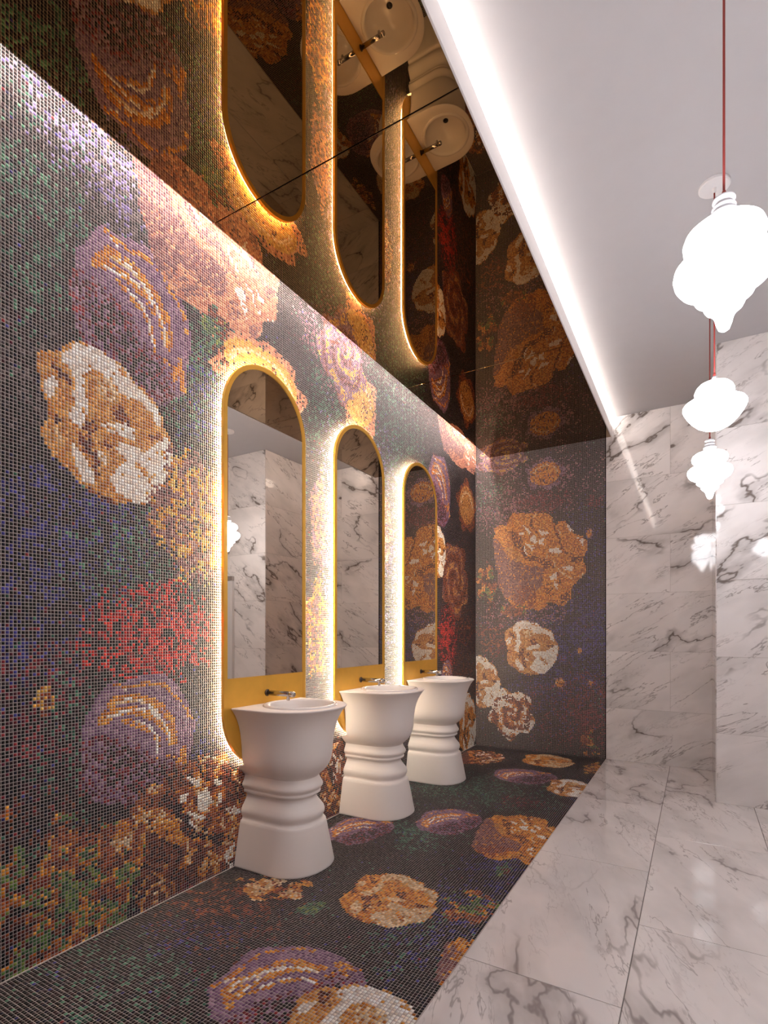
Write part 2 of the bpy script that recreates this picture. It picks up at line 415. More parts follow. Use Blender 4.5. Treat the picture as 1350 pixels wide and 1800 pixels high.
PLACED = [
 ('tulip', 'L', 1.516, 2.713, 0.297, 0.363, None, 1.0),
 ('peony', 'L', 1.403, 2.175, 0.312, 0.321, None, 1.0),
 ('cluster', 'L', 1.97, 3.329, 0.498, 0.425, 'peach', 1.0),
 ('petal', 'L', 2.33, 2.785, 0.382, 0.206, 'peach', 1.0),
 ('ruffle', 'L', 1.853, 1.858, 0.287, 0.352, 'amber', 1.0),
 ('fuzzy', 'L', 1.629, 1.277, 0.35, 0.225, 'red', 1.0),
 ('tulip', 'L', 1.543, 0.787, 0.288, 0.31, None, 1.0),
 ('cluster', 'L', 1.93, 0.24, 0.44, 0.42, 'brown', 1.0),
 ('foliage', 'L', 1.233, 0.249, 0.172, 0.301, 'autumn', 1.0),
 ('foliage', 'L', 0.955, 0.432, 0.096, 0.196, 'autumn', 1.0),
 ('foliage', 'L', 1.426, 0.267, 0.146, 0.199, 'autumn', 1.0),
 ('ruffle', 'L', 1.614, 0.035, 0.114, 0.16, 'tan', 1.0),
 ('foliage', 'L', 1.117, 1.017, 0.037, 0.061, 'orange', 1.0),
 ('foliage', 'L', 1.971, 2.875, 0.087, 0.128, 'green', 1.0),
 ('petal', 'L', 3.358, 3.037, 0.258, 0.267, 'peach', 1.0),
 ('swirl', 'L', 3.147, 3.291, 0.284, 0.326, 'mauve', 1.0),
 ('ruffle', 'L', 2.885, 2.035, 0.12, 0.356, 'mauve', 1.0),
 ('ruffle', 'L', 2.855, 1.314, 0.137, 0.362, 'amber', 1.0),
 ('cluster', 'L', 3.088, 0.189, 0.225, 0.342, 'brown', 1.0),
 ('cluster', 'L', 5.368, 3.327, 0.613, 0.259, 'peach', 1.0),
 ('tulip', 'L', 4.82, 2.699, 0.27, 0.357, None, 1.0),
 ('petal', 'L', 5.543, 2.682, 0.27, 0.277, 'tan', 1.0),
 ('peony', 'L', 4.788, 2.099, 0.201, 0.266, None, 1.0),
 ('swirl', 'L', 5.228, 1.843, 0.338, 0.389, 'brown', 1.0),
 ('fuzzy', 'L', 5.025, 1.216, 0.217, 0.32, 'red', 1.0),
 ('ruffle', 'L', 5.458, 1.304, 0.247, 0.186, 'brown', 1.0),
 ('tulip', 'L', 4.992, 0.811, 0.143, 0.203, None, 1.0),
 ('peony', 'L', 5.577, 0.278, 0.273, 0.363, 'brown', 1.0),
 ('ruffle', 'L', 3.771, 2.137, 0.102, 0.303, 'peach', 1.0),
 ('cluster', 'B', 0.698, 2.078, 0.511, 0.539, None, 1.0),
 ('peony', 'B', 0.633, 1.127, 0.3, 0.301, None, 1.0),
 ('peony', 'B', 0.086, 0.727, 0.201, 0.306, None, 1.0),
 ('swirl', 'B', 0.418, 0.388, 0.244, 0.272, 'rose', 1.0),
 ('petal', 'B', 0.784, 3.001, 0.202, 0.165, 'amber', 1.0),
 ('swirl', 'B', 0.296, 3.232, 0.286, 0.15, 'mauve', 1.0),
 ('foliage', 'B', 0.431, 1.548, 0.151, 0.085, 'autumn', 1.0),
 ('foliage', 'B', 0.125, 1.824, 0.115, 0.259, 'autumn', 1.0),
 ('ruffle', 'B', 0.178, 1.209, 0.154, 0.161, 'brown', 1.0),
 ('fuzzy', 'B', 0.766, 2.715, 0.266, 0.123, 'wine', 1.0),
 ('fuzzy', 'B', 1.28, 2.666, 0.077, 0.103, 'wine', 1.0),
 ('fuzzy', 'B', 1.201, 0.403, 0.14, 0.162, 'wine', 1.0),
 ('foliage', 'B', 1.246, 0.157, 0.111, 0.147, 'autumn', 1.0),
 ('petal', 'B', 0.939, 0.754, 0.059, 0.066, 'amber', 1.0),
 ('petal', 'B', 1.141, 1.104, 0.028, 0.039, 'amber', 1.0),
 ('petal', 'B', 1.236, 2.315, 0.033, 0.059, 'amber', 1.0),
 ('petal', 'B', 1.245, 0.768, 0.025, 0.041, 'amber', 1.0),
 ('peony', 'F', 0.918, 2.238, 0.241, 0.255, 'tan', 1.0),
 ('tulip', 'F', 0.917, 1.479, 0.278, 0.256, None, 1.0),
 ('peony', 'F', 1.29, 1.36, 0.3, 0.29, None, 1.0),
 ('cluster', 'F', 1.237, 3.323, 0.302, 0.404, None, 1.0),
 ('tulip', 'F', 0.293, 2.919, 0.195, 0.253, None, 1.0),
 ('tulip', 'F', 0.73, 3.355, 0.213, 0.253, None, 1.0),
 ('ruffle', 'F', 0.218, 1.795, 0.286, 0.199, 'brown', 1.0),
 ('foliage', 'F', 0.34, 2.053, 0.199, 0.15, 'tan', 1.0),
 ('foliage', 'F', 1.265, 2.368, 0.133, 0.161, 'autumn', 1.0),
 ('cluster', 'F', 1.5, 1.93, 0.19, 0.2, None, 1.0),
 ('tulip', 'F', 0.856, 4.758, 0.284, 0.246, None, 1.0),
 ('peony', 'F', 1.302, 4.597, 0.203, 0.27, None, 1.0),
 ('peony', 'F', 0.899, 5.466, 0.259, 0.281, 'tan', 1.0),
 ('cluster', 'F', 0.259, 5.254, 0.24, 0.337, 'brown', 1.0),
 ('foliage', 'F', 1.35, 5.374, 0.086, 0.249, 'orange', 1.0),
 ('foliage', 'F', 1.292, 2.812, 0.04, 0.101, 'green', 1.0),
 ('foliage', 'F', 0.655, 1.957, 0.074, 0.081, 'green', 1.0),
 ('foliage', 'L', 1.08, 0.112, 0.107, 0.196, 'autumn', 1.0),
 ('foliage', 'L', 1.365, -0.013, 0.178, 0.134, 'autumn', 1.0),
 ('foliage', 'L', 1.475, 0.374, 0.097, 0.076, 'tan', 1.0),
]
ZONES = [
 ('L', 1.081, 2.89, 0.222, 0.411, 'teal', 0.45),
 ('L', 1.326, 3.367, 0.246, 0.215, 'violet', 0.5),
 ('L', 1.562, 3.455, 0.234, 0.13, 'peachy', 0.5),
 ('L', 1.475, 3.198, 0.097, 0.153, 'violet', 0.5),
 ('L', 1.018, 2.301, 0.191, 0.19, 'grey', 0.4),
 ('L', 1.199, 1.67, 0.373, 0.269, 'navy', 0.65),
 ('L', 1.514, 1.622, 0.282, 0.256, 'teal', 0.4),
 ('L', 1.041, 1.214, 0.214, 0.223, 'navy', 0.45),
 ('L', 1.116, 0.972, 0.289, 0.36, 'wine', 0.4),
 ('L', 1.243, 0.871, 0.162, 0.255, 'teal', 0.35),
 ('L', 1.951, 0.652, 0.19, 0.223, 'navy', 0.3),
 ('L', 1.199, 0.224, 0.373, 0.325, 'rusty', 0.55),
 ('L', 1.253, 0.186, 0.232, 0.314, 'teal', 0.3),
 ('L', 1.799, 0.097, 0.341, 0.239, 'rusty', 0.5),
 ('L', 1.918, 2.556, 0.223, 0.353, 'teal', 0.5),
 ('L', 1.91, 2.438, 0.148, 0.235, 'navy', 0.4),
 ('L', 2.04, 2.886, 0.1, 0.092, 'navy', 0.6),
 ('L', 2.935, 2.888, 0.194, 0.388, 'teal', 0.5),
 ('L', 3.072, 3.411, 0.359, 0.399, 'mauvy', 0.5),
 ('L', 2.996, 1.808, 0.133, 0.868, 'violet', 0.45),
 ('L', 3.9, 1.705, 0.122, 0.836, 'violet', 0.5),
 ('L', 3.918, 3.011, 0.487, 0.523, 'teal', 0.4),
 ('L', 5.403, 0.997, 0.484, 0.982, 'rusty', 0.4),
 ('B', 0.217, 2.85, 0.206, 0.193, 'teal', 0.6),
 ('B', 1.197, 2.13, 0.252, 0.531, 'navy', 0.3),
 ('B', 1.162, 1.392, 0.366, 0.325, 'navy', 0.85),
 ('B', 0.936, 0.911, 0.513, 0.573, 'navy', 0.6),
 ('B', 0.191, 1.241, 0.167, 0.258, 'wine', 0.6),
 ('B', 1.062, 0.438, 0.387, 0.448, 'wine', 0.35),
 ('B', 0.445, 2.629, 0.352, 0.252, 'mauvy', 0.5),
 ('F', 0.35, 1.686, 0.393, 0.2, 'rusty', 0.3),
 ('F', 0.386, 1.201, 0.353, 0.23, 'teal', 0.3),
 ('F', 0.575, 4.129, 0.72, 0.449, 'teal', 0.4),
 ('F', 0.638, 3.058, 0.22, 0.218, 'teal', 0.6),
 ('F', 1.122, 1.966, 0.122, 0.236, 'teal', 0.4),
 ('F', 1.266, 2.289, 0.218, 0.452, 'navy', 0.5),
 ('F', 1.358, 2.862, 0.239, 0.206, 'navy', 0.5),
 ('F', 1.057, 4.028, 0.149, 0.136, 'wine', 0.5),
 ('F', 1.455, 4.401, 0.114, 0.529, 'navy', 0.4),
 ('F', 0.326, 1.564, 0.178, 0.178, 'navy', 0.3),
 ('B', 0.596, 1.522, 0.436, 0.218, 'mauvy', 0.4),
 ('B', 1.241, 0.48, 0.208, 0.412, 'wine', 0.5),
 ('B', 0.723, 2.9, 0.699, 0.307, 'mauvy', 0.3),
 ('L', 1.537, 3.149, 0.258, 0.155, 'grey', 0.4),
 ('L', 3.515, 2.306, 0.456, 0.527, 'violet', 0.3),
]

PAL = {  # sRGB glass colours
    'white': [(246, 238, 228), (252, 247, 240), (236, 220, 204)],
    'cream': [(228, 196, 150), (238, 214, 178), (205, 160, 105)],
    'tan': [(214, 150, 66), (196, 124, 46), (226, 168, 92), (176, 104, 36)],
    'amber': [(226, 144, 38), (204, 118, 26), (236, 168, 68), (172, 92, 22)],
    'rust': [(112, 44, 22), (92, 32, 22), (138, 66, 28), (70, 28, 24)],
    'brick': [(150, 70, 36), (120, 48, 34), (172, 92, 44)],
    'lav': [(140, 106, 136), (122, 88, 120), (158, 124, 146), (104, 70, 104)],
    'mauve': [(140, 92, 88), (124, 76, 80), (158, 110, 100), (104, 58, 66)],
    'mauvy': [(130, 84, 96), (170, 120, 122), (96, 54, 74), (150, 96, 118)],
    'wine': [(112, 32, 44), (140, 48, 54), (84, 26, 44), (60, 22, 34)],
    'night': [(26, 20, 26), (34, 26, 34), (20, 18, 20), (40, 26, 32)],
    'red': [(210, 40, 34), (176, 28, 30), (226, 64, 50), (130, 22, 30)],
    'teal': [(56, 104, 84), (42, 82, 68), (82, 132, 106), (30, 58, 52)],
    'green': [(92, 126, 60), (66, 98, 62), (124, 140, 66), (50, 76, 54)],
    'navy': [(48, 46, 112), (38, 36, 88), (70, 68, 146), (30, 30, 66)],
    'violet': [(118, 104, 160), (96, 84, 134), (140, 128, 176), (70, 60, 100)],
    'grey': [(84, 72, 76), (66, 58, 64), (100, 88, 88)],
    'rusty': [(104, 46, 30), (84, 38, 32), (128, 66, 38), (60, 34, 34)],
    'peachy': [(206, 136, 104), (180, 108, 84), (222, 160, 122)],
    'gold': [(214, 164, 74), (226, 186, 98), (196, 142, 54)],
    'base': [(16, 13, 16), (22, 16, 20), (34, 18, 22), (22, 26, 25), (42, 22, 28), (20, 19, 36), (14, 13, 13), (44, 34, 36)],
}
TINT = {  # recolouring of a drawn flower
    'peach': {'amber': 'peachy', 'tan': 'peachy', 'rust': 'mauve', 'mauve': 'mauve', 'cream': 'white', 'brick': 'peachy'},
    'brown': {'amber': 'brick', 'tan': 'amber', 'mauve': 'rusty', 'rust': 'night', 'brick': 'wine'},
    'tan': {'white': 'cream', 'cream': 'tan', 'tan': 'amber'},
}


def value_noise(a, b, scale, seed, oct=3):
    """smooth noise 0..1 on the tile grid"""
    out = np.zeros_like(a); amp = 1.0; tot = 0.0
    for o in range(oct):
        rs = np.random.RandomState(seed * 31 + o)
        T = rs.rand(64, 64)
        x, y = a * scale * 2 ** o + 11.3, b * scale * 2 ** o + 7.7
        xi, yi = np.floor(x).astype(int), np.floor(y).astype(int)
        fx, fy = x - xi, y - yi
        fx, fy = fx * fx * (3 - 2 * fx), fy * fy * (3 - 2 * fy)
        g = lambda i, j: T[i % 64, j % 64]
        out += amp * ((g(xi, yi) * (1 - fx) + g(xi + 1, yi) * fx) * (1 - fy) + (g(xi, yi + 1) * (1 - fx) + g(xi + 1, yi + 1) * fx) * fy)
        tot += amp; amp *= 0.5
    return out / tot


def in_poly(px, py, poly):
    c = np.zeros(px.shape, bool)
    n = len(poly)
    for i in range(n):
        x0, y0 = poly[i]; x1, y1 = poly[(i + 1) % n]
        if y0 == y1: continue
        m = ((y0 > py) != (y1 > py)) & (px < (x1 - x0) * (py - y0) / (y1 - y0) + x0)
        c ^= m
    return c


def near_line(px, py, pts, w):
    d = np.full(px.shape, 9.0)
    for (x0, y0), (x1, y1) in zip(pts, pts[1:]):
        vx, vy = x1 - x0, y1 - y0
        t = np.clip(((px - x0) * vx + (py - y0) * vy) / max(vx * vx + vy * vy, 1e-9), 0, 1)
        d = np.minimum(d, np.hypot(px - x0 - t * vx, py - y0 - t * vy))
    return d < w / 1.0


class Picture:
    def __init__(self, a, b, plane, seed):
        self.a, self.b = a, b
        self.rs = np.random.RandomState(seed)
        self.plane = plane
        self.n = len(a)
        self.c = self.pick('base', self.n)
        self.wob = (value_noise(a, b, 9, seed + 5) - 0.5, value_noise(a, b, 9, seed + 6) - 0.5)
        self.grain = value_noise(a, b, 26, seed + 7, 2)

    def pick(self, pal, k, bias=None):
        P = np.array(PAL[pal], float)
        i = self.rs.randint(0, len(P), k)
        return P[i]

    def put(self, m, pal, prob=1.0):
        m = m & (self.rs.rand(self.n) < prob)
        k = int(m.sum())
        if k: self.c[m] = self.pick(pal, k)

    def background(self):
        for pl, ca, cb, ra, rb, pal, prob in ZONES:
            if pl != self.plane: continue
            d = np.hypot((self.a - ca) / ra + self.wob[0] * 0.9, (self.b - cb) / rb + self.wob[1] * 0.9)
            p = min(1.0, prob * 1.35) * np.clip(1.4 - d, 0, 1) * np.clip((self.grain - 0.22) * 2.6, 0, 1)
            m = self.rs.rand(self.n) < p
            k = int(m.sum())
            if k: self.c[m] = self.pick(pal, k)
        f = self.rs.rand(self.n)
        for pal, lo in (('teal', 0.012), ('wine', 0.022), ('navy', 0.03), ('grey', 0.05)):
            m = (f < lo) & (f >= lo - 0.012)
            if m.any(): self.c[m] = self.pick(pal, int(m.sum()))

    def flower(self, kind, ca, cb, ra, rb, tint, prob):
        p = (self.a - ca) / ra
        q = (self.b - cb) / rb
        sel = (np.abs(p) < 1.25) & (np.abs(q) < 1.25)
        if not sel.any(): return
        if self.plane == 'F' and kind == 'tulip': p, q = q, -p      # the floor blooms lie turned a quarter
        k_ = 0.17 if kind == 'cluster' else 0.11
        p = p + self.wob[0] * k_
        q = q + self.wob[1] * k_
        if kind in STAMPS:
            tm = TINT.get(tint, {})
            for k, colr, pr, pts, w in STAMPS[kind]:
                m = np.zeros(self.n, bool)
                if k == 'p': m[sel] = in_poly(p[sel], q[sel], pts)
                else: m[sel] = near_line(p[sel], q[sel], pts, w)
                self.put(m, tm.get(colr, colr), pr * prob)
                if tint == 'brown' and colr in ('amber', 'mauve'):
                    n2 = value_noise(self.a, self.b, 17, 71, 3)
                    self.put(m & (n2 < 0.45), 'night', 0.45)
                    self.put(m & (n2 < 0.50), 'rusty', 0.5)
                    self.put(m & (n2 > 0.56), 'amber', 0.55)
                    self.put(m & (n2 > 0.66), 'cream', 0.5)
            return
        r = np.hypot(p, q); th = np.arctan2(q, p)
        lob = 1 + 0.10 * np.sin(5 * th + ca * 9) + 0.06 * np.sin(9 * th + cb * 7)
        d = r / lob
        ins = sel & (d < 1)
        if kind == 'petal':
            hue = {'peach': ('gold', 'cream', 'peachy'), 'tan': ('tan', 'cream', 'brick'), 'amber': ('amber', 'cream', 'lav')}[tint]
            self.put(ins, hue[2], 0.85)
            self.put(ins & (np.hypot(p / 0.8, (q - 0.05) / 0.75) < 1), hue[0], 0.93)
            arc = np.abs(np.hypot(p / 0.72, (q + 0.15) / 0.8) - 0.9) < 0.07
            self.put(ins & arc & (q > 0), hue[1], 0.8)
            self.put(ins & (self.grain > 0.62), 'rust', 0.25)
        elif kind == 'ruffle':
            hue = {'amber': ('amber', 'gold', 'mauve'), 'mauve': ('mauvy', 'lav', 'peachy'), 'peach': ('peachy', 'cream', 'mauve'),
                   'brown': ('rusty', 'brick', 'night'), 'tan': ('brick', 'tan', 'rusty')}[tint]
            f = 0.5 + 0.5 * np.sin(9 * r + 3.0 * self.wob[0] * 6 + 2 * np.sin(3 * th))
            soft = self.rs.rand(self.n) < np.clip((1.05 - d) * 3.0, 0, 0.85)
            self.put(ins & soft, hue[2], 1)
            self.put(ins & soft & (f > 0.45), hue[0], 0.75)
            self.put(ins & soft & (f > 0.8), hue[1], 0.7)
        elif kind == 'swirl':
            hue = {'mauve': ('mauvy', 'lav', 'gold'), 'brown': ('brick', 'mauve', 'tan'), 'rose': ('brick', 'amber', 'white')}[tint]
            s = 0.5 + 0.5 * np.sin(13 * r - 2.2 * th + 5 * self.wob[0])
            self.put(ins, hue[0], 0.9)
            self.put(ins & (s > 0.45), hue[1], 0.7)
            self.put(ins & (s > 0.75) & (self.grain > 0.40), hue[2], 0.75)
            if tint == 'rose':
                self.put(ins & (r > 0.62) & (self.grain > 0.42) & (th > -2.4), 'white', 0.85)
            self.put(ins & (s < 0.14), 'rust', 0.7)
        elif kind == 'fuzzy':
            p_ = np.clip((1.25 - r) * 1.4, 0, 1) * np.clip((self.grain - 0.2) * 2.6, 0, 1) * 1.2
            m = sel & (self.rs.rand(self.n) < p_)
            self.put(m, tint, 0.85)
        elif kind == 'foliage':
            hue = {'autumn': ('rusty', 'brick', 'amber', 'green'), 'orange': ('amber', 'gold', 'brick', 'rusty'),
                   'green': ('teal', 'green', 'teal', 'rust'), 'tan': ('brick', 'amber', 'tan', 'cream')}[tint]
            n2 = value_noise(self.a, self.b, 15, int(abs(ca * 977) + abs(cb * 331)) % 997, 3)
            n3 = value_noise(self.a, self.b, 15, int(abs(ca * 577) + abs(cb * 731)) % 997 + 3, 3)
            m = ins & (n2 > 0.30 + 0.22 * d * d)
            self.put(m, hue[0], 0.8)
            self.put(m & (n2 > 0.50), hue[1], 0.75)
            self.put(m & (n3 > 0.54), hue[3], 0.75)
            self.put(m & (np.abs(n3 - 0.5) < 0.045), hue[2], 0.8)

    def colors(self):
        self.background()
        for st, pl, ca, cb, ra, rb, tint, prob in PLACED:
            if pl == self.plane:
                self.flower(st, ca, cb, ra, rb, tint, prob)
        jit = 1 + (self.rs.rand(self.n, 1) - 0.5) * 0.22
        return srgb(np.clip(self.c * jit, 0, 255))


PITCH = 0.01344


def mosaic(name, plane, a0, a1, b0, b1, parent, seed, skip=None):
    """small square glass tiles standing proud of the grout, all in one mesh"""
    na, nb = int(round((a1 - a0) / PITCH)), int(round((b1 - b0) / PITCH))
    pa, pb = (a1 - a0) / na, (b1 - b0) / nb
    A, B = np.meshgrid(a0 + (np.arange(na) + 0.5) * pa, b0 + (np.arange(nb) + 0.5) * pb, indexing='ij')
    A, B = A.ravel(), B.ravel()
    if skip is not None:
        k = ~skip(A, B)
        A, B = A[k], B[k]
    n = len(A)
    C = Picture(A, B, plane, seed).colors()
    rs = np.random.RandomState(seed + 99)
    ht = 0.00505
    hb = 0.0054
    off = np.array([(-1, -1), (1, -1), (1, 1), (-1, 1)], float)
    jit = (rs.rand(n, 2) - 0.5) * 0.0009
    top = 0.0013 + (rs.rand(n) - 0.5) * 0.0004
    tilt = (rs.rand(n, 2) - 0.5) * 0.0003
    V = np.zeros((n, 8, 3))
    for j in range(4):
        V[:, j, 0] = A + jit[:, 0] + off[j, 0] * ht
        V[:, j, 1] = B + jit[:, 1] + off[j, 1] * ht
        V[:, j, 2] = top + tilt[:, 0] * off[j, 0] + tilt[:, 1] * off[j, 1]
        V[:, 4 + j, 0] = A + jit[:, 0] + off[j, 0] * hb
        V[:, 4 + j, 1] = B + jit[:, 1] + off[j, 1] * hb
        V[:, 4 + j, 2] = 0.0001
    if plane == 'L':      # a = Y, b = Z, out = +X
        V = np.stack([V[..., 2], V[..., 0], V[..., 1]], -1)
    elif plane == 'B':    # a = X, b = Z, out = -Y
        V = np.stack([V[..., 0], YB - V[..., 2], V[..., 1]], -1)
    F = np.array([(0, 1, 2, 3), (4, 5, 1, 0), (5, 6, 2, 1), (6, 7, 3, 2), (7, 4, 0, 3)])
    idx = (np.arange(n)[:, None, None] * 8 + F[None]).reshape(-1)
    me = bpy.data.meshes.new(name)
    me.vertices.add(n * 8)
    me.vertices.foreach_set('co', V.reshape(-1))
    me.loops.add(len(idx))
    me.loops.foreach_set('vertex_index', idx.astype(np.int32))
    nf = n * 5
    me.polygons.add(nf)
    me.polygons.foreach_set('loop_start', (np.arange(nf) * 4).astype(np.int32))
    me.update(calc_edges=True)
    at = me.color_attributes.new('tile_color', 'FLOAT_COLOR', 'POINT')
    C4 = np.ones((n, 8, 4), np.float32)
    C4[:, :, :3] = C[:, None, :]
    at.data.foreach_set('color', C4.reshape(-1))
    me.materials.append(M_TILE)
    me.validate()
    o = link(bpy.data.objects.new(name, me))
    o.parent = parent
    o['kind'] = 'stuff'
    return o


def pill(hw, zlo, zhi, n=40, y=0.0):
    """outline in (y, z): straight sides, round ends, counter-clockwise seen from +X"""
    pts = []
    for i in range(n + 1):
        a = math.pi * i / n
        pts.append((y + hw * math.cos(a), zhi - hw + hw * math.sin(a)))
    for i in range(n + 1):
        a = math.pi + math.pi * i / n
        pts.append((y + hw * math.cos(a), zlo + hw + hw * math.sin(a)))
    return pts


PILL_HW, PILL_LO, PILL_HI = 0.339, 0.524, 2.811


def in_pill(y, z, inset):
    r = PILL_HW - inset
    zc = np.clip(z, PILL_LO + PILL_HW, PILL_HI - PILL_HW)
    return np.hypot(y, z - zc) < r


# ------------------------------------------------------------------ the setting
wall_left = tag(box('wall_left', -0.12, 0.0, Y0, YB + 0.12, 0, 3.7, M_GROUT), kind='structure')
mosaic('mosaic_tiles', 'L', 0.0, YB, 0.0, ZC, wall_left, 3,
       skip=lambda a, b: np.any([in_pill(a - y, b, 0.09) for y in MIR_Y], axis=0))

wall_back = tag(box('wall_back', 0.0, XJ, YB, YB + 0.12, 0, 3.7, M_GROUT), kind='structure')
mosaic('mosaic_tiles', 'B', 0.002, XF - 0.004, 0.0, ZC, wall_back, 5)

floor = tag(box('floor', 0.0, XR, Y0, YB, -0.12, 0.0, M_GROUT), kind='structure')
mosaic('mosaic_tiles', 'F', 0.004, XF - 0.004, 0.0, YB - 0.003, floor, 8)
tag(box('floor_joint_bed', XF, XR, Y0, YB, 0.0, 0.0004, M_JOINT, floor))


def slab(name, ux, uy, w, h, origin, parent, mat, t=0.004, gap=0.0018):
    """one marble slab; local x,y lie in its face, local z points out of it"""
    bm = bmesh.new()
    add_box(bm, -w / 2 + gap / 2, w / 2 - gap / 2, -h / 2 + gap / 2, h / 2 - gap / 2, 0, t, 0.0008)
    me = bpy.data.meshes.new(name)
    bmesh.ops.recalc_face_normals(bm, faces=bm.faces)
    bm.to_mesh(me); bm.free()
    me.materials.append(mat)
    o = link(bpy.data.objects.new(name, me))
    ux, uy = Vector(ux), Vector(uy)
    uz = ux.cross(uy)
    R = Matrix((ux, uy, uz)).transposed().to_4x4()
    o.matrix_world = Matrix.Translation(origin) @ R
    o.parent = parent
    return o


# floor slabs: columns 0.58 m wide, slabs 1.2 m long, joints staggered
FCOL = [XF, 1.972, 2.556, 3.14, 3.724, XR]
for i, (xa, xb) in enumerate(zip(FCOL, FCOL[1:])):
    ys = 1.975 if i % 2 == 0 else 2.58
    cuts = sorted(set([Y0] + [round(ys + 1.2 * k, 4) for k in range(-4, 5) if Y0 + 0.05 < ys + 1.2 * k < YB - 0.05] + [YB]))
    for ya, yb_ in zip(cuts, cuts[1:]):
        if xa >= XJ + 0.2 and ya >= YN: continue
        if xa >= XJ - 0.01 and yb_ > YN: yb_ = YN
        slab('marble_slab', (0, 1, 0), (-1, 0, 0), yb_ - ya, xb - xa, ((xa + xb) / 2, (ya + yb_) / 2, 0.0004), floor, M_MARBLE_F, t=0.0035, gap=0.0034)

ZR = [0.004, 0.53, 1.105, 1.68, 2.245, 2.82, ZC]
box('joint_bed', XF - 0.001, XJ, YB - 0.001, YB, 0, ZC, M_JOINT_W, wall_back)
for k, (za, zb) in enumerate(zip(ZR, ZR[1:])):
    cuts = [XF, 1.974, XJ] if k in (1, 3, 5) else [XF, XJ]
    for xa, xb in zip(cuts, cuts[1:]):
        slab('marble_slab', (1, 0, 0), (0, 0, 1), xb - xa, zb - za, ((xa + xb) / 2, YB - 0.001, (za + zb) / 2), wall_back, M_MARBLE_W)

wall_right = tag(box('wall_right', XJ, XR, YN, YB + 0.12, 0, 3.7, M_JOINT_W), kind='structure')
XDOOR = 2.83
for k, (za, zb) in enumerate(zip(ZR, ZR[1:])):
    cuts = [XJ, 2.90, XR] if k % 2 else [XJ, 3.48, XR]
    for xa, xb in zip(cuts, cuts[1:]):
        slab('marble_slab', (1, 0, 0), (0, 0, 1), xb - xa, zb - za, ((xa + xb) / 2, YN, (za + zb) / 2), wall_right, M_MARBLE_W)
    slab('marble_slab', (0, -1, 0), (0, 0, 1), YB - YN - 0.006, zb - za, (XJ, (YB + YN) / 2 - 0.003, (za + zb) / 2), wall_right, M_MARBLE_W)

wall_far = tag(box('wall_far_right', XR, XR + 0.12, Y0, YN, 0, 3.7, M_WHITE), kind='structure')
for k, (za, zb) in enumerate(zip(ZR, ZR[1:])):
    ys = [Y0] + [Y0 + 0.6 * (k % 2) + 1.2 * j for j in range(0 if k % 2 else 1, 6)] + [YN]
    for ya, yb_ in zip(ys, ys[1:]):
        slab('marble_slab', (0, -1, 0), (0, 0, 1), yb_ - ya, zb - za, (XR, (ya + yb_) / 2, (za + zb) / 2), wall_far, M_MARBLE_W)
tag(box('wall_front', -0.12, XR + 0.12, Y0 - 0.12, Y0, 0, 3.7, M_WHITE), kind='structure')

ceiling = tag(box('ceiling', XP1 + 0.045, XR, Y0, YB, ZC, 3.7, M_PLASTER), kind='structure')
box('upper_soffit', 0.0, XP1 - 0.010, Y0, YB, ZC, 3.7, M_PLASTER, ceiling)
box('slot_cap', XP1 - 0.010, XP1 + 0.045, Y0, YB, 3.64, 3.7, M_PLASTER, ceiling)

# white door leaf in the nearer marble wall, seen only in the first mirror
door = tag(empty('door_1', (XDOOR + 0.30, YN - 0.004, 0.004)), kind='structure')
box('door_leaf', -0.27, 0.45, -0.035, 0.0, 0.006, 1.93, M_DOOR, door, 0.003)
box('door_rail', -0.30, 0.48, -0.045, 0.0, 1.932, 1.985, M_CHROME, door, 0.003)
box('door_jamb', -0.30, -0.272, -0.04, 0.0, 0.0, 1.93, M_DOOR, door, 0.002)
box('door_jamb', 0.452, 0.48, -0.04, 0.0, 0.0, 1.93, M_DOOR, door, 0.002)

# thin dark metal edge between mosaic and marble, on the far wall and on the floor
tag(box('trim_1', XF - 0.005, XF + 0.001, YB - 0.0065, YB, 0.006, ZC, M_DARK), kind='structure')

tag(box('trim_2', 0.0012, 0.0055, 0.0, YB - 0.002, 0.0012, 0.0055, M_JOINT_L), kind='structure')

# ------------------------------------------------------------------ mirrored ceiling panel
panel = tag(empty('mirrored_ceiling_panel', (0, 0, ZP)),
            'bronze mirrored ceiling panel hanging over the mosaic wall and the basins', 'ceiling panel')
seams = [Y0 + 0.01, -0.19, 1.815, 3.82, YB - 0.008]
for ya, yb_ in zip(seams, seams[1:]):
    box('mirror_panel', XP0, XP1 - 0.004, ya + 0.002, yb_ - 0.002, 0, 0.012, M_BRONZE, panel, 0.0015)
box('backing_board', XP0 + 0.02, XP1 - 0.02, Y0 + 0.01, YB - 0.01, 0.012, 0.03, M_DARK, panel)
box('fascia', XP1 - 0.004, XP1 + 0.004, Y0 + 0.01, YB - 0.008, -0.003, 0.107, M_WHITE, panel, 0.001)
for y in (-1.6, 0.0, 1.7, 3.5, 5.4):
    box('hanger_rail', XP0 + 0.05, XP1 - 0.05, y - 0.02, y + 0.02, 0.03, ZC - ZP, M_DARK, panel)

# the light slot along the panel's right edge
slot = tag(empty('slot_light', (XP1, 0, ZP + 0.107)),
           'long white light slot running along the right edge of the mirrored ceiling panel', 'light')
box('diffuser', -0.008, -0.0005, -0.75, YB - 0.012, 0.001, 3.636 - ZP - 0.107, M_SLOT, slot)

